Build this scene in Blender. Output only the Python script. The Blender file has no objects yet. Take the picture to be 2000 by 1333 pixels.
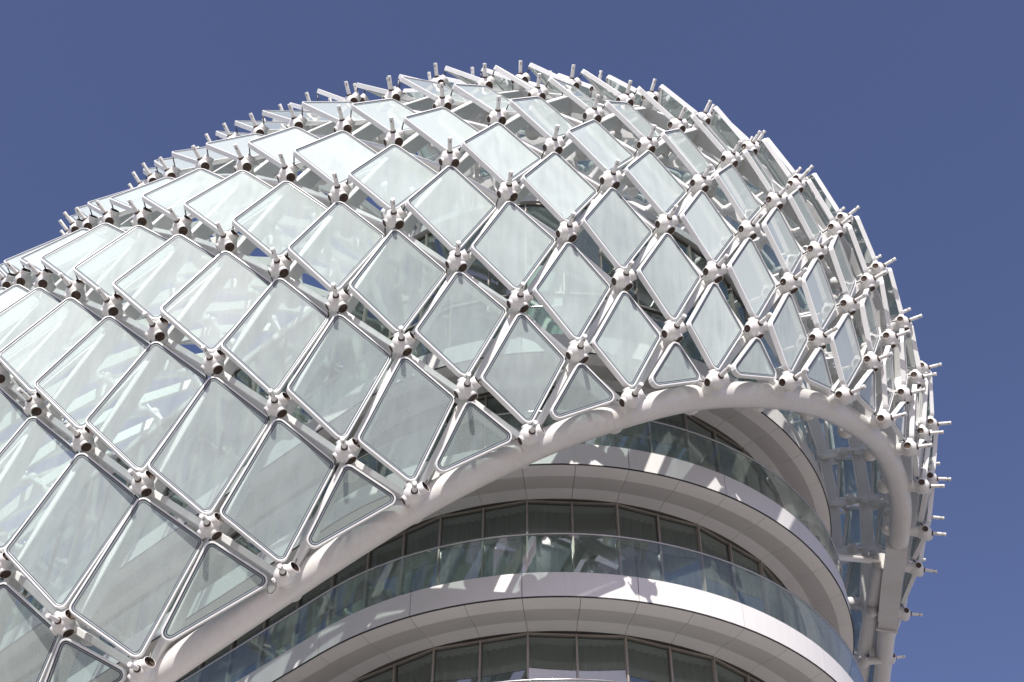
import bpy, math, random
from mathutils import Vector, Matrix

random.seed(7)
scene = bpy.context.scene
COL = scene.collection

# ------------------------------------------------------------------ camera
cam_data = bpy.data.cameras.new('camera')
cam_data.sensor_width = 36.0
cam_data.lens = 52.567
cam_data.clip_start = 0.1
cam_data.clip_end = 6000.0
cam = bpy.data.objects.new('camera', cam_data)
COL.objects.link(cam)
# camera axes in the world: right, down, forward
RIGHT = Vector((0.999988457, -0.003569984, 0.003215859))
DOWN = Vector((0.004804845, 0.742988152, -0.669287322))
FWD = Vector((0.0, 0.669295048, 0.742996729))
EYE = Vector((0.0, 0.0, 1.6))
rot = Matrix((RIGHT, -DOWN, -FWD)).transposed()
cam.matrix_world = Matrix.Translation(EYE) @ rot.to_4x4()
scene.camera = cam

# ------------------------------------------------------------------ light
SUN_ELEV, SUN_AZ = 41.0, -5.0        # azimuth measured from the camera's side, + to the right
se, sa = math.radians(SUN_ELEV), math.radians(SUN_AZ)
SUN = Vector((math.cos(se) * math.sin(sa), -math.cos(se) * math.cos(sa), math.sin(se)))
sun_data = bpy.data.lights.new('sun', 'SUN')
sun_data.energy = 5.0
sun_data.angle = math.radians(0.53)
sun_data.color = (1.0, 0.955, 0.90)
sun = bpy.data.objects.new('sun', sun_data)
COL.objects.link(sun)
sun.rotation_euler = SUN.to_track_quat('Z', 'Y').to_euler()
sun.location = (0, 0, 90)

world = bpy.data.worlds.new('World')
scene.world = world
world.use_nodes = True
wn = world.node_tree
wn.nodes.clear()
w_out = wn.nodes.new('ShaderNodeOutputWorld')
w_bg = wn.nodes.new('ShaderNodeBackground')
w_sky = wn.nodes.new('ShaderNodeTexSky')
w_sky.sky_type = 'NISHITA'
w_sky.sun_disc = False
w_sky.sun_elevation = se
w_sky.sun_rotation = math.atan2(SUN.x, SUN.y)
w_sky.altitude = 10.0
w_sky.air_density = 1.0
w_sky.dust_density = 1.2
w_sky.ozone_density = 2.0
w_tint = wn.nodes.new('ShaderNodeMixRGB')
w_tint.blend_type = 'MULTIPLY'
w_tint.inputs[0].default_value = 1.0
w_tint.inputs[2].default_value = (1.14, 0.99, 1.19, 1.0)
w_bg.inputs['Strength'].default_value = 0.09
wn.links.new(w_sky.outputs[0], w_tint.inputs[1])
wn.links.new(w_tint.outputs[0], w_bg.inputs['Color'])
wn.links.new(w_bg.outputs[0], w_out.inputs['Surface'])

vs = scene.view_settings
vs.view_transform = 'Standard'
vs.look = 'None'
vs.exposure = 0.25
vs.gamma = 1.0
vs.use_curve_mapping = False
cy = scene.cycles
cy.max_bounces = 10
cy.diffuse_bounces = 5
cy.glossy_bounces = 5
cy.transmission_bounces = 8
cy.transparent_max_bounces = 40
cy.use_denoising = True
cy.caustics_reflective = False
cy.caustics_refractive = False


# ------------------------------------------------------------------ materials
def new_mat(name):
    m = bpy.data.materials.new(name)
    m.use_nodes = True
    nt = m.node_tree
    return m, nt, nt.nodes, nt.links


def painted(name, col, rough=0.4, var=0.08, scale=1.2, bump=0.0, spec=0.4, metal=0.0, grime=(0.55, 0.50, 0.44), grime_amt=0.12, random_tone=0.0):
    """Painted metal: faint cloudy tone, dust streaks running down, slight relief."""
    m, nt, n, l = new_mat(name)
    b = n['Principled BSDF']
    tc = n.new('ShaderNodeTexCoord')
    geo = n.new('ShaderNodeNewGeometry')
    no = n.new('ShaderNodeTexNoise')
    no.inputs['Scale'].default_value = scale
    no.inputs['Detail'].default_value = 5.0
    l.new(geo.outputs['Position'], no.inputs['Vector'])
    ramp = n.new('ShaderNodeMapRange')
    ramp.inputs['From Min'].default_value = 0.3
    ramp.inputs['From Max'].default_value = 0.7
    ramp.inputs['To Min'].default_value = 1.0 - var
    ramp.inputs['To Max'].default_value = 1.0
    l.new(no.outputs['Fac'], ramp.inputs['Value'])
    mul = n.new('ShaderNodeMixRGB')
    mul.blend_type = 'MULTIPLY'
    mul.inputs[0].default_value = 1.0
    mul.inputs[1].default_value = (*col, 1)
    l.new(ramp.outputs[0], mul.inputs[2])
    # streaks: noise stretched along z
    mp = n.new('ShaderNodeMapping')
    mp.inputs['Scale'].default_value = (9.0, 9.0, 0.7)
    l.new(geo.outputs['Position'], mp.inputs['Vector'])
    st = n.new('ShaderNodeTexNoise')
    st.inputs['Scale'].default_value = 1.0
    st.inputs['Detail'].default_value = 4.0
    l.new(mp.outputs[0], st.inputs['Vector'])
    sr = n.new('ShaderNodeMapRange')
    sr.inputs['From Min'].default_value = 0.52
    sr.inputs['From Max'].default_value = 0.78
    sr.inputs['To Max'].default_value = grime_amt
    l.new(st.outputs['Fac'], sr.inputs['Value'])
    gm = n.new('ShaderNodeMixRGB')
    gm.inputs[2].default_value = (*grime, 1)
    l.new(sr.outputs[0], gm.inputs[0])
    l.new(mul.outputs[0], gm.inputs[1])
    last = gm
    if random_tone:
        oi = n.new('ShaderNodeObjectInfo')
        rr = n.new('ShaderNodeMapRange')
        rr.inputs['To Min'].default_value = 1.0 - random_tone
        l.new(oi.outputs['Random'], rr.inputs['Value'])
        m3 = n.new('ShaderNodeMixRGB')
        m3.blend_type = 'MULTIPLY'
        m3.inputs[0].default_value = 1.0
        l.new(last.outputs[0], m3.inputs[1])
        l.new(rr.outputs[0], m3.inputs[2])
        last = m3
    l.new(last.outputs[0], b.inputs['Base Color'])
    rm = n.new('ShaderNodeMapRange')
    rm.inputs['To Min'].default_value = max(0.02, rough - 0.08)
    rm.inputs['To Max'].default_value = rough + 0.12
    l.new(no.outputs['Fac'], rm.inputs['Value'])
    l.new(rm.outputs[0], b.inputs['Roughness'])
    b.inputs['Metallic'].default_value = metal
    b.inputs['Specular IOR Level'].default_value = spec
    if bump:
        bp = n.new('ShaderNodeBump')
        bp.inputs['Strength'].default_value = bump
        bp.inputs['Distance'].default_value = 0.01
        l.new(st.outputs['Fac'], bp.inputs['Height'])
        l.new(bp.outputs[0], b.inputs['Normal'])
    return m


def glassy(name, tint, haze_col, haze, rough=0.02, ior=1.5, dirt=0.6, translucent=0.4, wobble=0.0, gloss_tint=(1, 1, 1), back_col=None):
    """Thin architectural glass: clear tint + a film of dust or frit + mirror reflection by angle."""
    m, nt, n, l = new_mat(name)
    n.remove(n['Principled BSDF'])
    out = n['Material Output']
    geo = n.new('ShaderNodeNewGeometry')
    tr = n.new('ShaderNodeBsdfTransparent')
    tr.inputs['Color'].default_value = (*tint, 1)
    df = n.new('ShaderNodeBsdfDiffuse')
    df.inputs['Color'].default_value = (*haze_col, 1)
    tl = n.new('ShaderNodeBsdfTranslucent')
    tl.inputs['Color'].default_value = (*haze_col, 1)
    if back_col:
        # frit film: pale outside, its unlit inner side painted darker as shade
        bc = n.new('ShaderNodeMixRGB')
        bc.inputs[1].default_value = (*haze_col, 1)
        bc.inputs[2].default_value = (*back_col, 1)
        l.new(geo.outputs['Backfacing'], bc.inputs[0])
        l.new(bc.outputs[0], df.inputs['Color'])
    dm = n.new('ShaderNodeMixShader')
    dm.inputs[0].default_value = translucent
    l.new(df.outputs[0], dm.inputs[1])
    l.new(tl.outputs[0], dm.inputs[2])
    # dust: cloudy film with fine run-off streaks
    no = n.new('ShaderNodeTexNoise')
    no.inputs['Scale'].default_value = 0.9
    no.inputs['Detail'].default_value = 6.0
    no.inputs['Roughness'].default_value = 0.6
    l.new(geo.outputs['Position'], no.inputs['Vector'])
    mp = n.new('ShaderNodeMapping')
    mp.inputs['Scale'].default_value = (5.0, 5.0, 0.5)
    l.new(geo.outputs['Position'], mp.inputs['Vector'])
    st = n.new('ShaderNodeTexNoise')
    st.inputs['Scale'].default_value = 1.0
    st.inputs['Detail'].default_value = 3.0
    l.new(mp.outputs[0], st.inputs['Vector'])
    ad = n.new('ShaderNodeMath')
    ad.operation = 'ADD'
    l.new(no.outputs['Fac'], ad.inputs[0])
    l.new(st.outputs['Fac'], ad.inputs[1])
    hz = n.new('ShaderNodeMapRange')
    hz.inputs['From Min'].default_value = 0.7
    hz.inputs['From Max'].default_value = 1.3
    hz.inputs['To Min'].default_value = haze * (1 - dirt * 0.5)
    hz.inputs['To Max'].default_value = haze * (1 + dirt * 0.5)
    l.new(ad.outputs[0], hz.inputs['Value'])
    oi = n.new('ShaderNodeObjectInfo')
    ov = n.new('ShaderNodeMapRange')
    ov.inputs['To Min'].default_value = 0.82
    ov.inputs['To Max'].default_value = 1.2
    l.new(oi.outputs['Random'], ov.inputs['Value'])
    om = n.new('ShaderNodeMath')
    om.operation = 'MULTIPLY'
    l.new(hz.outputs[0], om.inputs[0])
    l.new(ov.outputs[0], om.inputs[1])
    hz = om
    # a film of dust covers more of a pane the flatter one looks along it
    lw = n.new('ShaderNodeLayerWeight')
    lw.inputs['Blend'].default_value = 0.35
    gr = n.new('ShaderNodeMapRange')
    gr.inputs['To Min'].default_value = 0.8
    gr.inputs['To Max'].default_value = 4.2
    l.new(lw.outputs['Facing'], gr.inputs['Value'])
    hm = n.new('ShaderNodeMath')
    hm.operation = 'MULTIPLY'
    hm.use_clamp = True
    l.new(hz.outputs[0], hm.inputs[0])
    l.new(gr.outputs[0], hm.inputs[1])
    m1 = n.new('ShaderNodeMixShader')
    l.new(hm.outputs[0], m1.inputs[0])
    l.new(tr.outputs[0], m1.inputs[1])
    l.new(dm.outputs[0], m1.inputs[2])
    gl = n.new('ShaderNodeBsdfGlossy')
    gl.inputs['Roughness'].default_value = rough
    gl.inputs['Color'].default_value = (*gloss_tint, 1)
    # mirror share by angle (Schlick), the same on both faces of the sheet
    f0 = ((ior - 1) / (ior + 1)) ** 2
    lf = n.new('ShaderNodeLayerWeight')
    lf.inputs['Blend'].default_value = 0.5
    pw = n.new('ShaderNodeMath')
    pw.operation = 'POWER'
    pw.inputs[1].default_value = 5.0
    l.new(lf.outputs['Facing'], pw.inputs[0])
    fr = n.new('ShaderNodeMapRange')
    fr.inputs['To Min'].default_value = f0
    fr.inputs['To Max'].default_value = 1.0
    l.new(pw.outputs[0], fr.inputs['Value'])
    if wobble:
        wv = n.new('ShaderNodeTexNoise')
        wv.inputs['Scale'].default_value = 0.8
        wv.inputs['Detail'].default_value = 1.0
        l.new(geo.outputs['Position'], wv.inputs['Vector'])
        bp = n.new('ShaderNodeBump')
        bp.inputs['Strength'].default_value = wobble
        bp.inputs['Distance'].default_value = 0.05
        l.new(wv.outputs['Fac'], bp.inputs['Height'])
        l.new(bp.outputs[0], gl.inputs['Normal'])
    m2 = n.new('ShaderNodeMixShader')
    l.new(fr.outputs[0], m2.inputs[0])
    l.new(m1.outputs[0], m2.inputs[1])
    l.new(gl.outputs[0], m2.inputs[2])
    l.new(m2.outputs[0], out.inputs['Surface'])
    return m


M = {}
M['steel'] = painted('white_painted_steel', (0.785, 0.785, 0.765), 0.36, var=0.07, grime_amt=0.16)
M['tube'] = painted('white_tube_paint', (0.73, 0.715, 0.69), 0.34, var=0.09, scale=0.8, grime_amt=0.34, grime=(0.58, 0.48, 0.36))
M['frame'] = painted('white_frame_paint', (0.79, 0.80, 0.79), 0.32, var=0.04, scale=2.5, grime_amt=0.10)
M['ball'] = painted('white_ball_paint', (0.775, 0.77, 0.75), 0.34, var=0.08, scale=3.5, grime_amt=0.34, grime=(0.52, 0.42, 0.32))
M['rust'] = painted('brown_primer', (0.075, 0.043, 0.028), 0.65, var=0.4, scale=9.0, grime=(0.18, 0.13, 0.09), grime_amt=0.6)
M['rod'] = painted('dark_steel_rod', (0.11, 0.10, 0.095), 0.35, var=0.3, scale=8.0, metal=0.7)
M['gasket'] = painted('dark_rubber_gasket', (0.055, 0.067, 0.08), 0.6, var=0.2, scale=4.0, grime_amt=0.1)
M['seal'] = painted('grey_glass_edge', (0.30, 0.345, 0.37), 0.3, var=0.1, scale=4.0, grime_amt=0.1)
M['slot'] = painted('dark_slot', (0.03, 0.028, 0.026), 0.6, var=0.2, grime_amt=0.1)
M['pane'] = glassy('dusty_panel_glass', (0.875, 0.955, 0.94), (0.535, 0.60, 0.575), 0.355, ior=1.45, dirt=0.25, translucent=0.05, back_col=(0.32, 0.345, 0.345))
M['pane_under'] = glassy('panel_glass_underside', (0.88, 0.955, 0.94), (0.70, 0.76, 0.74), 0.04, ior=1.45, dirt=0.25, translucent=0.06)
M['cladding'] = painted('white_aluminium_cladding', (0.67, 0.66, 0.645), 0.38, var=0.05, scale=0.7, grime_amt=0.18, random_tone=0.05)
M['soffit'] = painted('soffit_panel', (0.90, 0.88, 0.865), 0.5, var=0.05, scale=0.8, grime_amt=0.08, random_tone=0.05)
M['soffit_shade'] = painted('soffit_mid_shade', (0.77, 0.745, 0.725), 0.5, var=0.05, scale=0.8, grime_amt=0.08, random_tone=0.03)  # middle facet: the shade of its tilt is deepened in the colour
M['joint'] = painted('dark_joint', (0.03, 0.03, 0.032), 0.6, var=0.2, grime_amt=0.1)
M['mullion'] = painted('bronze_grey_aluminium', (0.33, 0.295, 0.265), 0.45, var=0.15, scale=3.0, metal=0.1, grime_amt=0.1)
M['rail'] = painted('brushed_steel_rail', (0.46, 0.45, 0.45), 0.18, var=0.1, scale=3.0, metal=1.0, grime_amt=0.05)
M['window'] = glassy('tinted_window_glass', (0.64, 0.67, 0.655), (0.30, 0.33, 0.33), 0.03, ior=2.35, wobble=0.05, dirt=1.0, gloss_tint=(0.90, 1.0, 0.97))
M['balustrade'] = glassy('balustrade_glass', (0.86, 0.915, 0.89), (0.55, 0.61, 0.585), 0.05, ior=1.5, wobble=0.02, dirt=0.8)
M['curtain'] = painted('grey_sheer_curtain', (0.47, 0.49, 0.50), 0.9, var=0.15, scale=2.0, spec=0.1)
M['blind_glint'] = painted('white_blind_glint', (0.85, 0.85, 0.84), 0.8, var=0.03, spec=0.1)
M['room'] = painted('room_wall', (0.45, 0.41, 0.36), 0.8, var=0.1, spec=0.1)
M['slab'] = painted('concrete_slab', (0.38, 0.36, 0.34), 0.8, var=0.15, spec=0.2)
M['cable'] = painted('cable_sheath', (0.06, 0.055, 0.05), 0.6, var=0.2)


def ground_material():
    m, nt, n, l = new_mat('pale_paving')
    b = n['Principled BSDF']
    geo = n.new('ShaderNodeNewGeometry')
    br = n.new('ShaderNodeTexBrick')
    br.inputs['Scale'].default_value = 1.0
    br.inputs['Color1'].default_value = (0.325, 0.305, 0.28, 1)
    br.inputs['Color2'].default_value = (0.285, 0.265, 0.245, 1)
    br.inputs['Mortar'].default_value = (0.22, 0.20, 0.18, 1)
    br.inputs['Mortar Size'].default_value = 0.01
    l.new(geo.outputs['Position'], br.inputs['Vector'])
    l.new(br.outputs['Color'], b.inputs['Base Color'])
    b.inputs['Roughness'].default_value = 0.85
    return m


M['ground'] = ground_material()


# ------------------------------------------------------------------ helpers
def link(name, mesh, parent=None, mw=None):
    o = bpy.data.objects.new(name, mesh)
    COL.objects.link(o)
    if parent is not None:
        o.parent = parent
    if mw is not None:
        o.matrix_world = mw
        if parent is not None:
            o.matrix_parent_inverse = Matrix.Identity(4)
            o.matrix_local = PARENT_INV.get(parent.name, Matrix.Identity(4)) @ mw
    return o


PARENT_INV = {}


def make_mesh(name, verts, faces, mats, fmat=None, smooth=False):
    me = bpy.data.meshes.new(name)
    me.from_pydata([tuple(v) for v in verts], [], faces)
    for m in (mats if isinstance(mats, (list, tuple)) else [mats]):
        me.materials.append(m)
    if fmat:
        me.polygons.foreach_set('material_index', fmat)
    if smooth is True:
        me.polygons.foreach_set('use_smooth', [True] * len(faces))
    elif smooth:
        me.polygons.foreach_set('use_smooth', smooth)
    me.update()
    return me


class MB:
    """collects geometry for one mesh"""
    def __init__(self):
        self.v, self.f, self.m, self.s = [], [], [], []

    def add(self, verts, faces, mi=0, smooth=False):
        k = len(self.v)
        self.v.extend(verts)
        for f in faces:
            self.f.append(tuple(i + k for i in f))
            self.m.append(mi)
            self.s.append(smooth)

    def mesh(self, name, mats):
        return make_mesh(name, self.v, self.f, mats, self.m, self.s)

    def lathe(self, prof, seg, mi=0, mw=None, smooth=True, cap0=False, cap1=False):
        vs, fs = [], []
        for r, z in prof:
            for k in range(seg):
                a = 2 * math.pi * k / seg
                vs.append(Vector((r * math.cos(a), r * math.sin(a), z)))
        for j in range(len(prof) - 1):
            for k in range(seg):
                k2 = (k + 1) % seg
                fs.append((j * seg + k, j * seg + k2, (j + 1) * seg + k2, (j + 1) * seg + k))
        if mw is not None:
            vs = [mw @ v for v in vs]
        k0 = len(self.v)
        self.add(vs, fs, mi, smooth)
        if cap0:
            self.f.append(tuple(k0 + k for k in reversed(range(seg)))); self.m.append(mi); self.s.append(False)
        if cap1:
            b = k0 + (len(prof) - 1) * seg
            self.f.append(tuple(b + k for k in range(seg))); self.m.append(mi); self.s.append(False)

    def box(self, x0, x1, y0, y1, z0, z1, mi=0, mw=None):
        vs = [Vector(p) for p in ((x0, y0, z0), (x1, y0, z0), (x1, y1, z0), (x0, y1, z0), (x0, y0, z1), (x1, y0, z1), (x1, y1, z1), (x0, y1, z1))]
        if mw is not None:
            vs = [mw @ v for v in vs]
        self.add(vs, [(3, 2, 1, 0), (4, 5, 6, 7), (0, 1, 5, 4), (1, 2, 6, 5), (2, 3, 7, 6), (3, 0, 4, 7)], mi)


def basis(origin, z, xhint):
    z = z.normalized()
    x = xhint - z * xhint.dot(z)
    x.normalize()
    y = z.cross(x)
    m = Matrix((x, y, z)).transposed().to_4x4()
    m.translation = origin
    return m


def along(p, q, up):
    """frame with local x from p to q (unit length = |pq|), local z near up"""
    x = (q - p)
    L = x.length
    x = x / L
    z = up - x * up.dot(x)
    z.normalize()
    y = z.cross(x)
    m = Matrix((x * L, y, z)).transposed().to_4x4()
    m.translation = p
    return m


def sweep(mb, pts, radius, seg=12, mi=0, smooth=True, square=False, up=Vector((0, 0, 1))):
    vs, fs = [], []
    n = len(pts)
    for j, p in enumerate(pts):
        t = (pts[min(j + 1, n - 1)] - pts[max(j - 1, 0)]).normalized()
        b = basis(p, t, up)
        r = radius[j] if isinstance(radius, (list, tuple)) else radius
        for k in range(seg):
            a = 2 * math.pi * (k + (0.5 if square else 0)) / seg
            vs.append(b @ Vector((r * math.cos(a), r * math.sin(a), 0)))
    for j in range(n - 1):
        for k in range(seg):
            k2 = (k + 1) % seg
            fs.append((j * seg + k, j * seg + k2, (j + 1) * seg + k2, (j + 1) * seg + k))
    k0 = len(mb.v)
    mb.add(vs, fs, mi, smooth)
    mb.f.append(tuple(k0 + k for k in reversed(range(seg)))); mb.m.append(mi); mb.s.append(False)
    b0 = k0 + (n - 1) * seg
    mb.f.append(tuple(b0 + k for k in range(seg))); mb.m.append(mi); mb.s.append(False)


def catmull(P, sub):
    out = []
    n = len(P)
    for j in range(n - 1):
        a, b, c, d = P[max(j - 1, 0)], P[j], P[j + 1], P[min(j + 2, n - 1)]
        for k in range(sub):
            t = k / sub
            out.append(0.5 * ((2 * b) + (c - a) * t + (2 * a - 5 * b + 4 * c - d) * t * t + (3 * b - a - 3 * c + d) * t ** 3))
    out.append(P[-1].copy())
    return out


def thing(name, label, cat, loc=(0, 0, 0)):
    o = bpy.data.objects.new(name, None)
    COL.objects.link(o)
    o.location = loc
    o.empty_display_size = 0.5
    o['label'] = label
    o['category'] = cat
    PARENT_INV[o.name] = Matrix.Translation(Vector(loc)).inverted()
    return o

# ------------------------------------------------------------------ ground
g = MB()
g.add([Vector((-1500, -1500, 0)), Vector((1500, -1500, 0)), Vector((1500, 1500, 0)), Vector((-1500, 1500, 0))], [(0, 1, 2, 3)])
ground = link('ground', g.mesh('ground', M['ground']))
ground['kind'] = 'structure'

# ------------------------------------------------------------------ tower with balconies
CX, CY, ARC = 1.168, 34.526, math.radians(9.05)
A0 = math.radians(-42.6)
NARC = 20                      # twenty soffit bays make the half round nose
STEP = 1.31                    # bay on the straight flanks


def plan(u, r):
    """point and outward normal on the plan outline at bay coordinate u, distance r from the axis"""
    uc = min(max(u, 0.0), float(NARC))
    a = A0 + ARC * uc
    nrm = Vector((math.sin(a), -math.cos(a), 0))
    p = Vector((CX, CY, 0)) + nrm * r
    tan = Vector((math.cos(a), math.sin(a), 0))
    if u < 0:
        p = p + tan * (u * STEP)
    elif u > NARC:
        p = p + tan * ((u - NARC) * STEP)
    return p, nrm


U0, U1 = -14, 26
Z0 = 20.725 + 1.6               # soffit height of the middle visible ring
FLOOR_H = 4.0
FASC = 0.687
RAILH = 1.138
tower = thing('hotel_tower', 'white round-nosed tower with ringed balconies and dark ribbon windows under the glass shell', 'building', (CX, CY, 0))


def part(name, mb, mats, parent):
    me = mb.mesh(name, mats)
    o = bpy.data.objects.new(name, me)
    COL.objects.link(o)
    o.parent = parent
    top = parent
    while top.parent is not None:
        top = top.parent
    o.matrix_parent_inverse = Matrix.Identity(4)
    if parent.parent is None:
        o.matrix_local = PARENT_INV[parent.name]
    return o


def strip(u0, u1, prof, n, mb, mis=None, smooth=False, gap=0.0, caps=True):
    """sweep a radial profile [(r,z)...] (closed) along the plan from u0 to u1"""
    m = len(prof)
    vs, fs, fm = [], [], []
    du = gap / 1.3
    for j in range(n + 1):
        u = u0 + du + (u1 - u0 - 2 * du) * j / n
        for r, z in prof:
            p, nn = plan(u, r)
            vs.append(Vector((p.x, p.y, z)))
    for j in range(n):
        for k in range(m):
            k2 = (k + 1) % m
            fs.append((j * m + k, j * m + k2, (j + 1) * m + k2, (j + 1) * m + k))
            fm.append(mis[k] if mis else 0)
    k0 = len(mb.v)
    for f, mi in zip(fs, fm):
        mb.add([], [], 0)
        mb.f.append(tuple(i + k0 for i in f)); mb.m.append(mi); mb.s.append(smooth)
    mb.v.extend(vs)
    if caps:
        mb.f.append(tuple(k0 + k for k in range(m))); mb.m.append(0); mb.s.append(False)
        mb.f.append(tuple(k0 + n * m + k for k in reversed(range(m)))); mb.m.append(0); mb.s.append(False)


levels = [(-1, Z0 - FLOOR_H), (0, Z0), (1, Z0 + FLOOR_H), (2, Z0 + 2 * FLOOR_H)]
ROOF = 36.9 + 1.6
RV = 7.02
RM = RV * math.cos(ARC)


def fac_pt(u, r_off=0.0):
    """window line: a polygon with corners on every second bay"""
    k = math.floor(u / 2) * 2
    t = (u - k) / 2
    a, na = plan(k, RV + r_off)
    b, nb = plan(k + 2, RV + r_off)
    return a.lerp(b, t), na.lerp(nb, 0.5).normalized()


curtain_mesh = {}
for lev, z in levels:
    ztop = z + FASC
    zceil = z + FLOOR_H if lev < 2 else ROOF
    # fascia panels, two bays each, with an open joint between them
    for u in range(U0, U1, 2):
        mb = MB()
        strip(u, u + 2, [(8.275, z + 0.03), (8.285, ztop), (8.20, ztop + 0.012), (8.19, z + 0.03)], 8, mb, gap=0.008)
        part('fascia_panel', mb, M['cladding'], tower)
    mb = MB()
    strip(U0, U1, [(8.277, z + 0.004), (8.277, z + 0.027), (8.25, z + 0.027), (8.25, z + 0.004)], (U1 - U0) * 4, mb)
    part('drip_edge', mb, M['joint'], tower)
    mb = MB()
    strip(U0, U1, [(8.185, z + 0.10), (8.185, ztop - 0.03), (6.2, ztop - 0.03), (6.2, z + 0.14)], (U1 - U0) * 4, mb)
    part('balcony_slab', mb, M['slab'], tower)
    # soffit panels, one bay each, in three facets
    for u in range(U0, U1):
        mb = MB()
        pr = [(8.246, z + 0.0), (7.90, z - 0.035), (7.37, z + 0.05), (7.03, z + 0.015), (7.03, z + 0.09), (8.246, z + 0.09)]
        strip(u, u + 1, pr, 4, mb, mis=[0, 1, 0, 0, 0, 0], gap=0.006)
        part('soffit_panel', mb, [M['soffit'], M['soffit_shade']], tower)
    # glass balustrade and rail
    for u in range(U0, U1, 2):
        mb = MB()
        strip(u, u + 2, [(8.262, ztop - 0.05), (8.262, ztop + RAILH), (8.246, ztop + RAILH), (8.246, ztop - 0.05)], 8, mb, gap=0.008, smooth=False)
        for k, f in enumerate(mb.f):
            mb.s[k] = False
        part('balustrade_pane', mb, M['balustrade'], tower)
    mb = MB()
    pts = []
    for j in range((U1 - U0) * 4 + 1):
        p, nn = plan(U0 + j / 4, 8.254)
        pts.append(Vector((p.x, p.y, ztop + RAILH + 0.012)))
    sweep(mb, pts, 0.026, 8)
    part('handrail', mb, M['rail'], tower)
    # window wall
    zs, zh = ztop - 0.02, zceil
    for u in range(U0, U1):
        a, na = fac_pt(u + 1e-6)
        b, nb = fac_pt(u + 1 - 1e-6)
        n = na
        x = (b - a).normalized()
        up = Vector((0, 0, 1))
        w = (b - a).length
        mw = Matrix((x, -n, up)).transposed().to_4x4()      # local x along wall, y inward, z up
        mw.translation = Vector((a.x, a.y, 0))
        mb = MB()
        mb.box(-0.022, 0.022, -0.045, 0.10, zs, zh - 0.012, 0, mw)                  # mullion
        mb.box(0.022, w - 0.022, -0.03, 0.08, zh - 0.065, zh - 0.014, 0, mw)          # head
        mb.box(0.022, w - 0.022, -0.03, 0.08, zs, zs + 0.07, 0, mw)                # sill
        if lev == 2:
            mb.box(0.022, w - 0.022, -0.035, 0.08, zs + 3.25, zs + 3.32, 0, mw)
        win = part('window', mb, M['mullion'], tower)
        pm = MB()
        if lev == 2:
            pm.box(0.022, w - 0.022, 0.02, 0.034, zs + 0.07, zs + 3.25, 0, mw)
            pm.box(0.022, w - 0.022, 0.02, 0.034, zs + 3.32, zh - 0.065, 0, mw)
        else:
            pm.box(0.022, w - 0.022, 0.02, 0.034, zs + 0.07, zh - 0.065, 0, mw)
        po = bpy.data.objects.new('pane', pm.mesh('pane', M['balustrade'] if (lev == 2 and u == 4) else M['window']))  # clear pane lets the added white sheet read as sun glint
        COL.objects.link(po)
        po.parent = win
        if lev == 2 and u in (4, 5, 9, 12):
            bm_ = MB()
            bm_.box(0.05, w - 0.05, 0.07, 0.075, zs + 0.1, zs + (4.6 if u == 4 else 1.9), 0, mw)  # the tallest sheet is added to stand in for a sun glint
            part('blind_glint', bm_, M['blind_glint'], tower)
        # curtain with folds behind the glass
        if lev < 2 and (u * 7 + lev * 3) % 5 != 0:
            cmb = MB()
            vs, fs = [], []
            k = 0
            N = 44
            for j in range(N + 1):
                t = j / N
                d = 0.28 + 0.045 * math.sin(t * w * 34 + u) + 0.015 * math.sin(t * w * 71 + 2 * u)
                for zz in (zs + 0.08, zh - 0.1):
                    vs.append(mw @ Vector((t * w, d, zz)))
            for j in range(N):
                fs.append((2 * j, 2 * j + 2, 2 * j + 3, 2 * j + 1))
            cmb.add(vs, fs, 0, True)
            part('curtain', cmb, M['curtain'], tower)
    # room behind: core wall
    mb = MB()
    strip(U0, U1, [(4.4, ztop - 0.02), (4.4, zceil), (4.2, zceil), (4.2, ztop - 0.02)], U1 - U0, mb)
    part('core_wall', mb, M['room'], tower)
    mb = MB()
    strip(U0, U1, [(6.86, zceil - 0.1), (6.86, zceil + 0.03), (0.5, zceil + 0.03), (0.5, zceil - 0.1)], U1 - U0, mb)
    part('ceiling', mb, M['soffit'], tower)
# roof plate with white edge
mb = MB()
strip(U0, U1, [(7.07, ROOF + 0.04), (7.07, ROOF + 0.35), (0.4, ROOF + 0.35), (0.4, ROOF + 0.04)], (U1 - U0) * 2, mb)
part('roof', mb, M['cladding'], tower)
# shaft of the tower below the visible rings, down to the ground
mb = MB()
strip(U0, U1, [(6.9, 0.0), (6.9, Z0 - FLOOR_H - 0.01), (0.5, Z0 - FLOOR_H - 0.01), (0.5, 0.0)], U1 - U0, mb)
part('lower_shaft', mb, M['cladding'], tower)

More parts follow.
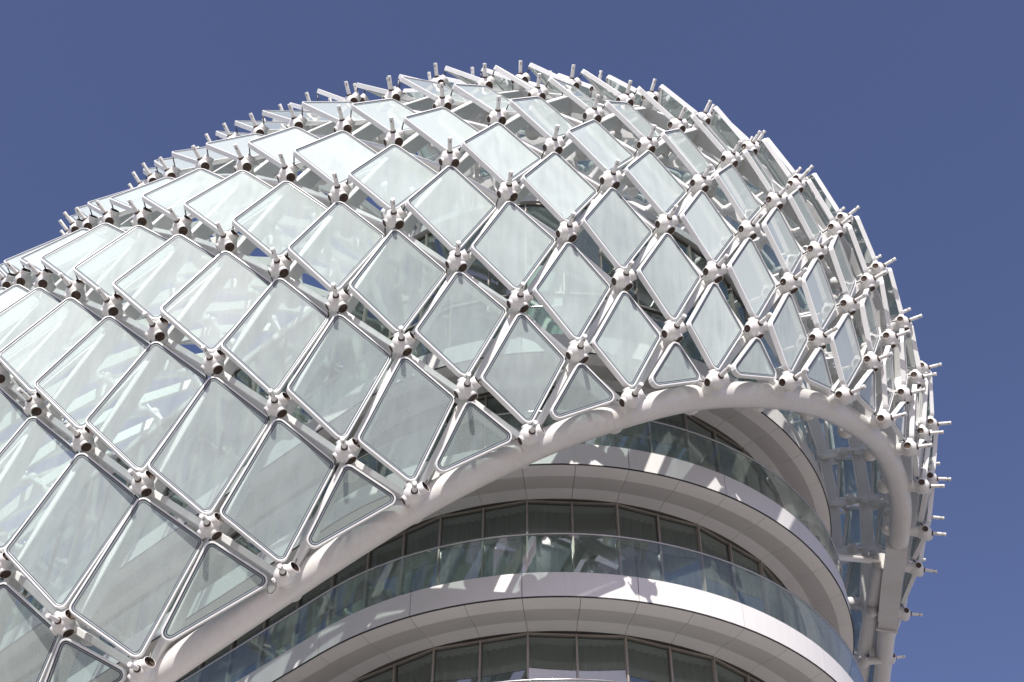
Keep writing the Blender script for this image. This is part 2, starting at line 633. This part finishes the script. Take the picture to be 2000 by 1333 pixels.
# ------------------------------------------------------------------ grid shell
TABLE = [
    (0, -2, "-1206,2791,1728 -994,2643,1823 -738,2495,1938 -463,2409,2112 -204,2346,2279 40,2318,2425 266,2330,2553 471,2386,2672 668,2490,2779 839,2633,2881 984,2801,2964 1099,2984,3038 1186,3200,3094 1249,3452,3137 1286,3706,3205 1305,3994,3251 1320,4307,3297 1308,4610,3336 1057,4851,3255 863,5128,3141"),
    (1, -3, "-1348,2769,1866 -1149,2622,1950 -913,2477,2041 -625,2370,2208 -353,2304,2363 -99,2266,2517 148,2274,2648 375,2325,2776 591,2419,2895 780,2549,3002 961,2719,3102 1099,2921,3185 1204,3141,3247 1282,3379,3290 1324,3627,3354 1329,3901,3410 1294,4198,3449 1217,4502,3462 1097,4795,3422 923,5089,3329 719,5357,3226"),
    (2, -2, "-1289,2619,2101 -1073,2469,2185 -788,2370,2328 -510,2282,2479 -245,2233,2626 15,2226,2767 262,2268,2897 497,2347,3024 715,2473,3134 908,2635,3237 1071,2837,3327 1201,3061,3400 1302,3304,3448 1329,3550,3513 1339,3813,3571 1314,4105,3610 1243,4417,3621 1130,4731,3592 969,5033,3512 773,5315,3414 548,5565,3316"),
    (3, -3, "-1422,2646,2253 -1205,2500,2354 -948,2383,2469 -667,2277,2607 -397,2211,2743 -129,2201,2880 132,2222,3020 384,2295,3148 616,2406,3269 830,2557,3373 1020,2746,3468 1174,2972,3548 1291,3218,3608 1317,3471,3674 1332,3730,3734 1318,4015,3773 1261,4325,3784 1156,4648,3758 1008,4964,3691 820,5258,3600 600,5521,3504 353,5751,3406"),
    (4, -3, "-1551,2699,2396 -1337,2542,2508 -1099,2425,2622 -819,2297,2738 -543,2213,2867 -282,2174,3003 -12,2191,3139 249,2250,3272 497,2351,3398 726,2490,3508 936,2664,3607 1111,2882,3693 1213,3136,3765 1280,3388,3833 1307,3647,3896 1302,3927,3936 1259,4232,3947 1169,4555,3924 1032,4879,3865 857,5185,3781 644,5461,3688 402,5704,3592 133,5913,3488"),
    (5, -3, "-1462,2608,2651 -1229,2465,2767 -959,2344,2877 -688,2242,2997 -425,2188,3123 -159,2180,3260 104,2230,3391 361,2315,3521 609,2442,3638 829,2606,3740 1016,2800,3831 1135,3047,3912 1217,3301,3988 1257,3561,4054 1265,3839,4098 1236,4140,4111 1165,4460,4089 1046,4786,4036 882,5100,3958 680,5387,3870 444,5642,3776 180,5862,3673 -109,6046,3555"),
    (6, -3, "-1579,2695,2788 -1352,2543,2908 -1094,2420,3020 -828,2298,3127 -569,2222,3249 -307,2201,3377 -42,2224,3513 219,2300,3640 469,2413,3761 705,2565,3869 893,2751,3965 1034,2970,4052 1128,3215,4134 1183,3474,4205 1204,3750,4254 1190,4048,4271 1137,4364,4253 1039,4688,4204 893,5005,4132 703,5300,4048 477,5565,3957 221,5796,3856 -63,5992,3740"),
    (7, -4, "-1685,2798,2921 -1466,2640,3043 -1221,2499,3158 -963,2371,3256 -702,2284,3375 -450,2247,3498 -192,2258,3625 67,2308,3755 326,2405,3877 573,2542,3991 763,2715,4094 910,2915,4186 1015,3142,4271 1084,3392,4346 1119,3663,4400 1121,3957,4423 1085,4269,4412 1007,4589,4369 881,4905,4302 710,5204,4221 498,5476,4133 252,5716,4035 -24,5923,3921 -327,6092,3783"),
    (8, -4, "-1776,2913,3056 -1567,2750,3174 -1331,2604,3288 -1088,2469,3380 -840,2372,3495 -596,2321,3617 -339,2311,3743 -82,2347,3868 172,2424,3989 421,2541,4103 620,2701,4214 770,2886,4312 881,3092,4398 960,3324,4474 1009,3583,4533 1026,3868,4564 1009,4173,4562 950,4489,4527 846,4802,4466 695,5100,4391 500,5376,4305 268,5624,4210 4,5839,4098 -288,6020,3963"),
    (9, -5, "-1850,3035,3192 -1651,2870,3307 -1429,2729,3418 -1194,2590,3510 -966,2491,3610 -726,2425,3729 -471,2399,3854 -225,2415,3980 21,2476,4096 268,2577,4205 467,2712,4323 617,2881,4426 731,3071,4515 815,3281,4591 873,3519,4652 906,3788,4690 906,4081,4697 867,4389,4673 784,4697,4622 654,4993,4553 480,5269,4471 266,5520,4379 18,5742,4270 -260,5932,4138 -565,6085,3976"),
    (10, -5, "-1909,3165,3328 -1718,2997,3441 -1509,2847,3550 -1283,2713,3651 -1057,2607,3746 -832,2540,3852 -603,2507,3965 -373,2522,4072 -125,2561,4195 117,2640,4303 309,2751,4425 457,2903,4529 569,3077,4619 654,3268,4695 717,3482,4756 760,3726,4799 776,3999,4815 757,4293,4803 695,4591,4763 587,4882,4703 434,5156,4628 241,5407,4540 12,5632,4435 -249,5830,4307 -537,5994,4149"),
    (11, -7, "-2123,3494,3347 -1954,3302,3462 -1769,3132,3574 -1569,2979,3682 -1353,2845,3785 -1133,2736,3882 -920,2665,3981 -707,2627,4086 -489,2621,4195 -265,2648,4306 -40,2714,4416 152,2819,4521 295,2955,4621 402,3112,4709 483,3285,4784 546,3476,4845 594,3692,4890 621,3937,4914 619,4208,4912 578,4490,4885 492,4770,4836 361,5038,4769 190,5286,4688 -18,5512,4588 -258,5714,4466 -526,5886,4314 -819,6024,4127"),
    (12, -7, "-2150,3642,3476 -1986,3447,3592 -1807,3274,3705 -1613,3120,3812 -1407,2985,3915 -1194,2876,4014 -986,2802,4111 -786,2761,4209 -586,2749,4310 -385,2769,4411 -180,2822,4515 2,2913,4613 138,3035,4706 237,3176,4788 311,3332,4859 369,3503,4917 414,3691,4962 446,3905,4990 455,4144,4998 432,4401,4983 368,4663,4946 260,4918,4891 111,5159,4818 -74,5383,4726 -292,5585,4611 -538,5763,4468 -808,5913,4290"),
    (13, -9, "-2306,4018,3474 -2165,3796,3598 -2006,3598,3717 -1831,3423,3831 -1644,3268,3939 -1445,3133,4042 -1239,3023,4141 -1037,2947,4238 -844,2905,4332 -659,2892,4424 -478,2908,4516 -300,2953,4608 -137,3032,4699 -10,3141,4783 79,3269,4857 144,3409,4920 193,3560,4974 231,3725,5016 259,3907,5045 272,4111,5059 260,4334,5054 215,4568,5029 130,4803,4986 5,5031,4924 -156,5246,4842 -351,5446,4737 -573,5626,4604 -819,5783,4438 -1086,5909,4233"),
    (14, -12, "-2509,5042,3175 -2486,4721,3316 -2412,4435,3453 -2302,4181,3586 -2167,3955,3714 -2013,3756,3835 -1844,3579,3951 -1662,3422,4060 -1469,3287,4164 -1270,3179,4263 -1073,3102,4358 -885,3059,4449 -710,3046,4536 -545,3061,4620 -391,3103,4701 -252,3173,4779 -143,3271,4852 -66,3387,4916 -13,3513,4971 24,3647,5017 52,3791,5053 71,3946,5080 80,4116,5095 71,4301,5096 38,4499,5082 -28,4703,5050 -128,4908,5000 -264,5108,4931 -434,5300,4838 -633,5477,4717 -855,5637,4565 -1096,5773,4376"),
    (15, -12, "-2445,4891,3408 -2384,4603,3553 -2284,4347,3691 -2156,4120,3823 -2009,3918,3947 -1845,3740,4064 -1668,3583,4175 -1480,3448,4279 -1287,3340,4377 -1095,3264,4471 -912,3221,4560 -742,3210,4642 -590,3226,4718 -454,3268,4789 -340,3335,4855 -252,3424,4915 -192,3528,4967 -154,3641,5011 -130,3761,5048 -116,3887,5076 -108,4019,5097 -110,4159,5109 -124,4308,5111 -155,4466,5102 -208,4631,5080 -288,4802,5042 -399,4977,4986 -542,5152,4908 -715,5321,4802 -913,5478,4665 -1130,5618,4494 -1362,5736,4283"),
    (16, -12, "-2389,5062,3489 -2342,4773,3644 -2252,4515,3789 -2133,4287,3925 -1991,4085,4052 -1833,3905,4171 -1661,3748,4282 -1479,3615,4386 -1291,3508,4484 -1104,3433,4576 -925,3391,4662 -760,3381,4740 -614,3399,4809 -492,3443,4871 -396,3509,4926 -331,3594,4972 -292,3690,5011 -273,3792,5043 -266,3898,5068 -267,4008,5087 -273,4122,5100 -287,4239,5106 -312,4357,5104 -349,4477,5095 -401,4601,5077 -469,4729,5048 -558,4866,5005 -674,5012,4942 -818,5164,4853 -991,5313,4734 -1184,5451,4582 -1392,5574,4393"),
    (17, -12, "-2285,4944,3726 -2206,4686,3878 -2095,4457,4019 -1961,4254,4149 -1808,4075,4269 -1642,3918,4381 -1465,3785,4486 -1283,3681,4582 -1100,3607,4672 -925,3567,4754 -763,3558,4827 -621,3578,4890 -506,3624,4944 -424,3693,4988 -377,3777,5023 -361,3868,5049 -365,3962,5067 -379,4057,5079 -397,4152,5087 -418,4250,5090 -445,4349,5088 -482,4444,5080 -531,4534,5066 -591,4619,5045 -659,4703,5019 -737,4793,4984 -829,4897,4936 -945,5017,4866 -1088,5146,4768 -1256,5276,4636 -1441,5398,4469 -1637,5507,4263"),
    (18, -12, "-2213,5114,3797 -2146,4856,3958 -2044,4627,4104 -1916,4424,4237 -1770,4246,4360 -1609,4090,4472 -1438,3960,4576 -1261,3857,4671 -1083,3786,4757 -912,3747,4835 -753,3741,4902 -614,3762,4959 -502,3810,5005 -427,3880,5039 -392,3965,5063 -395,4057,5077 -422,4147,5083 -461,4233,5082 -501,4316,5078 -540,4399,5071 -581,4483,5059 -630,4561,5043 -691,4630,5021 -763,4685,4995 -841,4730,4964 -921,4772,4930 -1002,4824,4890 -1093,4897,4837 -1206,4992,4761 -1344,5102,4653 -1505,5215,4510 -1680,5325,4329"),
    (19, -12, "-2071,5026,4028 -1978,4797,4180 -1858,4596,4317 -1717,4418,4441 -1563,4264,4553 -1397,4136,4656 -1225,4035,4748 -1053,3967,4831 -886,3931,4903 -731,3927,4965 -594,3950,5014 -484,3998,5051 -409,4069,5076"),
    (20, -12, "-1981,5192,4085 -1897,4966,4244 -1785,4766,4385 -1651,4590,4511 -1502,4438,4624 -1342,4312,4725 -1175,4215,4814 -1009,4149,4892 -847,4117,4958 -697,4115,5012 -563,4140,5053 -453,4188,5081 -377,4258,5097"),
]
NODE = {}
for n, i0, txt in TABLE:
    for k, tr in enumerate(txt.split()):
        x, y, z = (int(t) / 100.0 for t in tr.split(','))
        if z > 0:
            NODE[(n, i0 + k)] = Vector((x, y, z))
CEN = Vector((-5.47, 41.96, 32.68))


def nb(n, i, d):
    """lattice neighbours: ul, ur, dl, dr, l, r, u, d"""
    if d in 'lr':
        return (n, i - 1) if d == 'l' else (n, i + 1)
    if d in ('u', 'd'):
        return (n + 2, i) if d == 'u' else (n - 2, i)
    up = d[0] == 'u'
    left = d[1] == 'l'
    if n % 2 == 0:
        return (n + (1 if up else -1), i - 1 if left else i)
    return (n + (1 if up else -1), i if left else i + 1)


NRM, XDIR = {}, {}
for key, p in NODE.items():
    acc = Vector((0, 0, 0))
    ds = ['dl', 'dr', 'ur', 'ul']
    q = [NODE.get(nb(*key, d)) for d in ds]
    for k in range(4):
        a, b = q[k], q[(k + 1) % 4]
        if a is not None and b is not None:
            c = (a - p).cross(b - p)
            acc += c.normalized()
    if acc.length < 0.1:
        acc = p - CEN
    if acc.dot(p - CEN) < 0:
        acc = -acc
    NRM[key] = acc.normalized()
    l, r = NODE.get(nb(*key, 'l')), NODE.get(nb(*key, 'r'))
    if r is not None and l is not None:
        XDIR[key] = r - l
    elif r is not None:
        XDIR[key] = r - p
    elif l is not None:
        XDIR[key] = p - l
    else:
        XDIR[key] = Vector((1, 0, 0))
# one smoothing pass keeps neighbouring normals consistent
SM = {}
for key in NODE:
    acc = NRM[key] * 2
    for d in ('dl', 'dr', 'ul', 'ur', 'l', 'r'):
        k2 = nb(*key, d)
        if k2 in NRM:
            acc = acc + NRM[k2]
    SM[key] = acc.normalized()
NRM = SM


def project(p):
    c = p - EYE
    w = c.dot(FWD)
    return 1000 + 2920.4 * c.dot(RIGHT) / w, 666.5 + 2920.4 * c.dot(DOWN) / w


def near(key):
    """nodes on the side of the shell that is seen from outside, and those seen under the rim"""
    n, i = key
    p = NODE[key]
    facing = NRM[key].dot((EYE - p).normalized())
    if facing > -0.42 and n <= 15:
        return True
    return n <= 7 and 10 <= i <= 15


shell = thing('grid_shell', 'white steel lattice shell of tilted diamond glass panels draped over the tower', 'canopy', (0, 0, 0))
PARENT_INV[shell.name] = Matrix.Identity(4)

# ---- shared meshes
SEG = 20
BR = 0.238


def ball_profile(r, z0, up=True):
    return None


def socket_dirs():
    # (direction in node frame, radius): right (raised rod), left, down, up
    return [(Vector((0.80, -0.02, 0.50)), 0.125), (Vector((-0.93, -0.1, 0.05)), 0.095), (Vector((0.06, -0.93, 0.12)), 0.12), (Vector((-0.05, 0.9, 0.2)), 0.07)]


def build_node_mesh(simple=False, rim=False):
    mb = MB()
    seg = 10 if simple else SEG
    prof = []
    N = 6 if simple else 12
    for k in range(N + 1):
        a = math.pi * k / N
        prof.append((max(0.002, BR * math.sin(a)), BR * math.cos(a)))
    mb.lathe(list(reversed(prof)), seg)
    # waisted neck down to the beam joint and the inner ball
    mb.lathe([(0.105, -1.04), (0.13, -0.80), (0.145, -0.45), (0.172, -0.16)], seg)
    mb.lathe([(r * 0.92, z * 0.92 - 1.06) for r, z in reversed(prof)], seg)
    if not simple:
        for j, (d, r) in enumerate(socket_dirs()):
            if rim and j == 2:
                continue
            d = d.normalized()
            b = basis(d * 0.10, d, Vector((0.2, 0.3, 1)))
            e = 0.04 if j == 0 else 0.0      # the socket of the long rod is a deeper funnel
            mb.lathe([(r + 0.030, 0.05), (r + 0.016, 0.12), (r + 0.012, 0.172 + e), (r, 0.176 + e), (r - 0.006, 0.15)], 16, 0, b)
            mb.lathe([(r - 0.002, 0.170 + e), (r - 0.008, 0.162), (0.003, 0.161)], 16, 1, b)
        # collar of the spigot
        mb.lathe([(0.080, 0.20), (0.076, 0.262), (0.06, 0.264)], 16, 1)
    return mb.mesh('node', [M['ball'], M['rust']])


def build_peg_mesh(simple=False):
    mb = MB()
    s = 8 if simple else 14
    mb.lathe([(0.054, 0.18), (0.054, 0.635), (0.048, 0.643)], s, 0, None, True, False, True)
    if not simple:
        # drilled slot near the tip
        for a in (0.5, 2.6, 4.4):
            b = Matrix.Rotation(a, 4, 'Z')
            mb.box(0.0515, 0.0555, -0.014, 0.014, 0.52, 0.555, 1, b)
            mb.box(0.0515, 0.0555, -0.010, 0.010, 0.57, 0.59, 1, b)
    return mb.mesh('peg', [M['ball'], M['slot']])


def build_beam_mesh():
    mb = MB()
    w, d0, d1, c = 0.078, -0.70, -0.25, 0.018
    sec = [(-w + c, d0), (w - c, d0), (w, d0 + c), (w, d1 - c), (w - c, d1), (-w + c, d1), (-w, d1 - c), (-w, d0 + c)]
    vs = [Vector((x, y, z)) for x in (0.0, 1.0) for y, z in sec]
    fs = [(k, (k + 1) % 8, 8 + (k + 1) % 8, 8 + k) for k in range(8)]
    fs += [tuple(reversed(range(8))), tuple(range(8, 16))]
    mb.add(vs, fs)
    return mb.mesh('beam', [M['steel']])


def build_rod_mesh():
    mb = MB()
    mb.lathe([(0.017, 0.0), (0.017, 1.0)], 8, 0, None, True, True, True)
    return mb.mesh('rod', [M['rod']])


node_me, node_far_me, node_rim_me = build_node_mesh(), build_node_mesh(True), build_node_mesh(False, True)
peg_me, peg_far_me = build_peg_mesh(), build_peg_mesh(True)
beam_me, rod_me = build_beam_mesh(), build_rod_mesh()


class Bulk:
    """many pieces that are too far off to pick apart, joined into one part"""
    def __init__(self):
        self.v, self.f, self.m, self.s = [], [], [], []

    def add_mesh(self, me, mw):
        k = len(self.v)
        self.v.extend([tuple(mw @ v.co) for v in me.vertices])
        for p in me.polygons:
            self.f.append(tuple(i + k for i in p.vertices))
            self.m.append(p.material_index)
            self.s.append(p.use_smooth)

    def add_mb(self, mb):
        k = len(self.v)
        self.v.extend(mb.v)
        for f, m, s in zip(mb.f, mb.m, mb.s):
            self.f.append(tuple(i + k for i in f)); self.m.append(m); self.s.append(s)

    def out(self, name, mats):
        if not self.f:
            return
        me = make_mesh(name, self.v, self.f, mats, self.m, self.s)
        o = bpy.data.objects.new(name, me)
        COL.objects.link(o)
        o.parent = shell
        o['kind'] = 'stuff'
        return o


def child(name, me, parent, local):
    o = bpy.data.objects.new(name, me)
    COL.objects.link(o)
    o.parent = parent
    o.matrix_local = local
    return o


I4 = Matrix.Identity(4)
far_nodes, far_pegs, far_beams, far_frames, far_panes, short_rods = Bulk(), Bulk(), Bulk(), Bulk(), Bulk(), Bulk()
NFRAME = {}
for key, p in NODE.items():
    mw = basis(p, NRM[key], XDIR[key])
    NFRAME[key] = mw
    if near(key):
        spin = mw @ Matrix.Rotation(random.uniform(-0.06, 0.06), 4, 'Z')
        o = child('node', node_rim_me if key[0] == 0 else node_me, shell, spin)
        child('peg', peg_me, o, Matrix.Rotation(random.uniform(-0.5, 0.5), 4, 'Z'))
    else:
        far_nodes.add_mesh(node_far_me, mw)
        far_pegs.add_mesh(peg_far_me, mw)
far_nodes.out('distant_nodes', [M['ball'], M['rust']])
far_pegs.out('distant_pegs', [M['ball'], M['slot']])

# ---- beams, the nearest three hundred one by one
beams = []
for key in NODE:
    for d in ('ul', 'ur'):
        k2 = nb(*key, d)
        if k2 in NODE:
            isn = near(key) and near(k2)
            beams.append((0 if isn else 1, ((NODE[key] + NODE[k2]) / 2 - EYE).length, key, k2))
beams.sort()
for j, (fl, dist, ka, kb) in enumerate(beams):
    p, q = NODE[ka], NODE[kb]
    mw = along(p, q, (NRM[ka] + NRM[kb]))
    if j < 300:
        child('beam', beam_me, shell, mw)
    else:
        far_beams.add_mesh(beam_me, mw)
far_beams.out('distant_beams', [M['steel']])


# ---- panels
def rounded(poly, r, seg):
    """2D polygon with rounded corners"""
    out = []
    n = len(poly)
    for k in range(n):
        p, a, b = poly[k], poly[k - 1], poly[(k + 1) % n]
        u = (a - p).normalized()
        v = (b - p).normalized()
        ang = math.acos(max(-1, min(1, u.dot(v))))
        rr = r
        t = rr / math.tan(ang / 2)
        c = p + (u + v).normalized() * (rr / math.sin(ang / 2))
        s = p + u * t - c
        e = p + v * t - c
        a0 = math.atan2(s.y, s.x)
        a1 = math.atan2(e.y, e.x)
        da = a1 - a0
        while da > math.pi:
            da -= 2 * math.pi
        while da < -math.pi:
            da += 2 * math.pi
        for j in range(seg + 1):
            aa = a0 + da * j / seg
            out.append(Vector((c.x + rr * math.cos(aa), c.y + rr * math.sin(aa))))
    return out


def offset(poly, d):
    n = len(poly)
    area = sum(poly[k].x * poly[(k + 1) % n].y - poly[(k + 1) % n].x * poly[k].y for k in range(n))
    sg = 1 if area > 0 else -1
    out = []
    for k in range(n):
        p, a, b = poly[k], poly[k - 1], poly[(k + 1) % n]
        e1 = (p - a).normalized()
        e2 = (b - p).normalized()
        n1 = Vector((-e1.y, e1.x)) * sg
        n2 = Vector((-e2.y, e2.x)) * sg
        bis = (n1 + n2).normalized()
        out.append(p + bis * (d / max(0.2, bis.dot(n1))))
    return out


DEPTH = 0.135
FRAME_MATS = [M['frame'], M['gasket'], M['seal']]


def panel_geo(corners, nrm, seg):
    c = sum(corners, Vector((0, 0, 0))) / len(corners)
    if len(corners) == 4:
        n = (corners[2] - corners[0]).cross(corners[3] - corners[1])
    else:
        n = (corners[1] - corners[0]).cross(corners[2] - corners[0])
    n.normalize()
    if n.dot(nrm) < 0:
        n = -n
    mw = basis(c, n, corners[1] - corners[0])
    inv = mw.inverted()
    poly = [(inv @ q).to_2d() for q in corners]

    def ring(d, r):
        return rounded(offset(poly, d), max(0.03, r), seg)

    o0 = ring(0.0, 0.17)          # outer edge of the side wall
    o1 = ring(0.010, 0.160)       # top after the chamfer
    i1 = ring(0.040, 0.130)
    g1 = ring(0.068, 0.105)
    s1 = ring(0.085, 0.09)
    g2 = ring(0.106, 0.072)
    fm = MB()
    N = len(o0)

    def lay(poly2, z):
        return [Vector((q.x, q.y, z)) for q in poly2]
    rows = [(i1, -DEPTH, 0), (o0, -DEPTH, 0), (o0, -0.012, 0), (o1, 0.0, 0), (i1, 0.0, 0), (i1, -0.020, 1), (g1, -0.020, 0), (s1, -0.024, 1), (g2, -0.024, 1), (g2, -0.075, 0), (i1, -0.10, 0), (i1, -DEPTH, 0)]
    vs, fs, ms, ss = [], [], [], []
    for pl, z, mi in rows:
        vs.extend(lay(pl, z))
    for j in range(len(rows) - 1):
        for k in range(N):
            k2 = (k + 1) % N
            fs.append((j * N + k, j * N + k2, (j + 1) * N + k2, (j + 1) * N + k))
            ms.append(1 if j in (5, 7) else 2 if j == 6 else 0)
            ss.append(False)
    fm.v, fm.f, fm.m, fm.s = vs, fs, ms, ss
    pm = MB()
    t, b = lay(g2, -0.030), lay(g2, -0.048)
    pm.add(t + b, [tuple(range(N))])
    k0 = 0
    for f in [tuple(reversed(range(N, 2 * N)))] + [(k, N + k, N + (k + 1) % N, (k + 1) % N) for k in range(N)]:
        pm.f.append(f); pm.m.append(1); pm.s.append(False)
    # outward normals whichever way round the outline runs
    area = sum(g2[k].x * g2[(k + 1) % N].y - g2[(k + 1) % N].x * g2[k].y for k in range(N))
    if area < 0:
        pm.f = [tuple(reversed(f)) for f in pm.f]
        fm.f = [tuple(reversed(f)) for f in fm.f]
    return fm, pm, mw


def inset(key, cen, d, h, n):
    p = NODE[key]
    v = cen - p
    v = v - n * v.dot(n)
    return p + v.normalized() * d + n * h


IN = dict(t=(0.27, 0.10), r=(0.24, 0.07), b=(0.15, 0.15), l=(0.28, 0.08))
rodM = 0
panel_count = 0
for key in list(NODE):
    n_, i_ = key
    # diamond below this node: top = key
    kt, kl, kr, kb = key, nb(n_, i_, 'dl'), nb(n_, i_, 'dr'), nb(n_, i_, 'd')
    names = None
    if n_ >= 2 and kl in NODE and kr in NODE and kb in NODE:
        names = [(kt, 't'), (kr, 'r'), (kb, 'b'), (kl, 'l')]
    elif n_ == 1 and kl in NODE and kr in NODE:
        names = [(kt, 't'), (kr, 'r'), (kl, 'l')]
    if not names:
        continue
    cen = sum((NODE[k] for k, _ in names), Vector((0, 0, 0))) / len(names)
    nr = sum((NRM[k] for k, _ in names), Vector((0, 0, 0))).normalized()
    tilt = 1.07 * min(0.50, max(0.18, 0.19 + 0.05 * (n_ - 2) + 0.14 * min(1.0, max(0.0, (3 - i_) / 3))))
    jit = random.uniform(-0.03, 0.03)
    cs = []
    for k, c in names:
        d, h = IN[c]
        if len(names) == 3:
            d += {'t': 0.0, 'r': 0.0, 'l': 0.06}[c]
            h += {'t': 0.05, 'r': 0.08, 'l': -0.10}[c]
        h += (tilt + jit) * (1 if c == 'l' else -1 if c == 'r' else 0)
        cs.append(inset(k, cen, d, h, nr))
    isnear = all(near(k) for k, _ in names)
    fm, pm, mw = panel_geo(cs, nr, 5 if isnear else 2)
    rods = []
    for (k, c), q in zip(names, cs):
        q2 = q + (q - cen).normalized() * -0.06 - mw.to_3x3().col[2] * 0.06
        out = {'t': (0.06, -0.93, 0.10), 'r': (-0.93, -0.1, 0.05), 'b': (-0.05, 0.9, 0.2), 'l': (0.80, -0.02, 0.50)}[c]
        s = NFRAME[k] @ (Vector(out).normalized() * 0.25)
        d = q2 - s
        rm = basis(s, d, Vector((0.3, 0.5, 0.7)))
        rm = rm @ Matrix.Diagonal((1, 1, d.length, 1))
        rods.append((c, rm))
    if isnear and panel_count < 300:
        panel_count += 1
        fo = child('panel', fm.mesh('panel', FRAME_MATS), shell, mw)
        child('pane', pm.mesh('pane', [M['pane'], M['pane_under']]), fo, I4)
        for c, rm in rods:
            if c == 'l':
                child('rod', rod_me, fo, mw.inverted() @ rm)
            else:
                short_rods.add_mesh(rod_me, rm)
    else:
        fm.v = [mw @ v for v in fm.v]
        pm.v = [mw @ v for v in pm.v]
        far_frames.add_mb(fm)
        far_panes.add_mb(pm)
        for c, rm in rods:
            if c == 'l':
                short_rods.add_mesh(rod_me, rm)
far_frames.out('distant_panel_frames', FRAME_MATS)
far_panes.out('distant_panes', [M['pane'], M['pane_under']])
short_rods.out('short_rods', [M['rod']])

# ---- rim tube
rim = []
i = -4
rkeys = sorted(k for k in NODE if k[0] == 0)
for k in rkeys:
    rim.append((k[1], NODE[k] - NRM[k] * 0.66))
idx = {k: j for j, (k, p) in enumerate(rim)}
P = [p for k, p in rim]
fine = catmull(P, 10)
j11 = idx[10] * 10 + 6
LEG = [Vector(p) for p in ((11.78, 34.61, 31.44), (12.17, 37.29, 32.05), (12.58, 40.02, 32.54), (12.94, 42.46, 32.91), (13.30, 44.91, 33.27), (13.64, 47.82, 33.34))]
mb = MB()
path = catmull(fine[:j11 + 1:5] + [LEG[0], LEG[0].lerp(LEG[1], 0.25)], 6)
sweep(mb, path, 0.315, 28)
part('rim_tube', mb, M['tube'], shell)
# weld seams along the rim tube: thin raised bands
for k in range(12, len(path) - 6, 29):
    mb = MB()
    sweep(mb, [path[k].lerp(path[k + 1], 0.2), path[k].lerp(path[k + 1], 0.28)], 0.3185, 28)
    part('weld_band', mb, M['tube'], shell)
# square welded length, then the round leg that runs on behind the tower
mb = MB()
FACE = (EYE - LEG[1]).normalized()
sweep(mb, [LEG[0].lerp(LEG[1], 0.2), LEG[1], LEG[2]], 0.46, 4, smooth=False, square=True, up=FACE)
part('box_section', mb, M['tube'], shell)
mb = MB()
d = (LEG[3] - LEG[2]).normalized()
sweep(mb, [LEG[2] - d * 0.02, LEG[2] + d * 0.5], 0.42, 4, smooth=False, square=True, up=FACE)
part('leg_socket', mb, M['tube'], shell)
mb = MB()
sweep(mb, [LEG[2] + d * 0.5, LEG[2] + d * 0.62], 0.50, 4, smooth=False, square=True, up=FACE)
part('flange', mb, M['tube'], shell)
mb = MB()
sweep(mb, catmull([LEG[2] + d * 0.6] + LEG[3:], 6), 0.30, 24)
part('leg_tube', mb, M['tube'], shell)
mb = MB()
sweep(mb, catmull([Vector(p) for p in ((11.72, 36.74, 32.10), (12.22, 40.99, 33.06), (12.63, 44.88, 33.60), (12.79, 47.78, 33.76))], 8), 0.27, 20)
part('branch_tube', mb, M['tube'], shell)
# strut between the rim and the tower
a, b = Vector((8.26, 32.06, 28.44)), Vector((11.64, 36.75, 32.08))
mb = MB()
sweep(mb, [a.lerp(b, t) for t in (0, 0.12, 0.16, 0.84, 0.88, 1.0)], [0.05, 0.055, 0.10, 0.10, 0.055, 0.05], 14)
part('strut', mb, M['tube'], shell)
# loop of spare cable hanging from a rim ball
k = (0, 1)
p0 = NODE[k] + Vector((-0.22, -0.06, -0.16))
mb = MB()
sweep(mb, [p0 + Vector((0.09 * math.sin(t), 0.02 * math.sin(2 * t), -0.17 + 0.17 * math.cos(t))) for t in [j * math.pi / 12 for j in range(24)]], 0.009, 6)
part('cable_loop', mb, M['cable'], shell)
print('panels', panel_count, 'nodes', len(NODE), 'near', sum(near(k) for k in NODE), 'beams', len(beams))
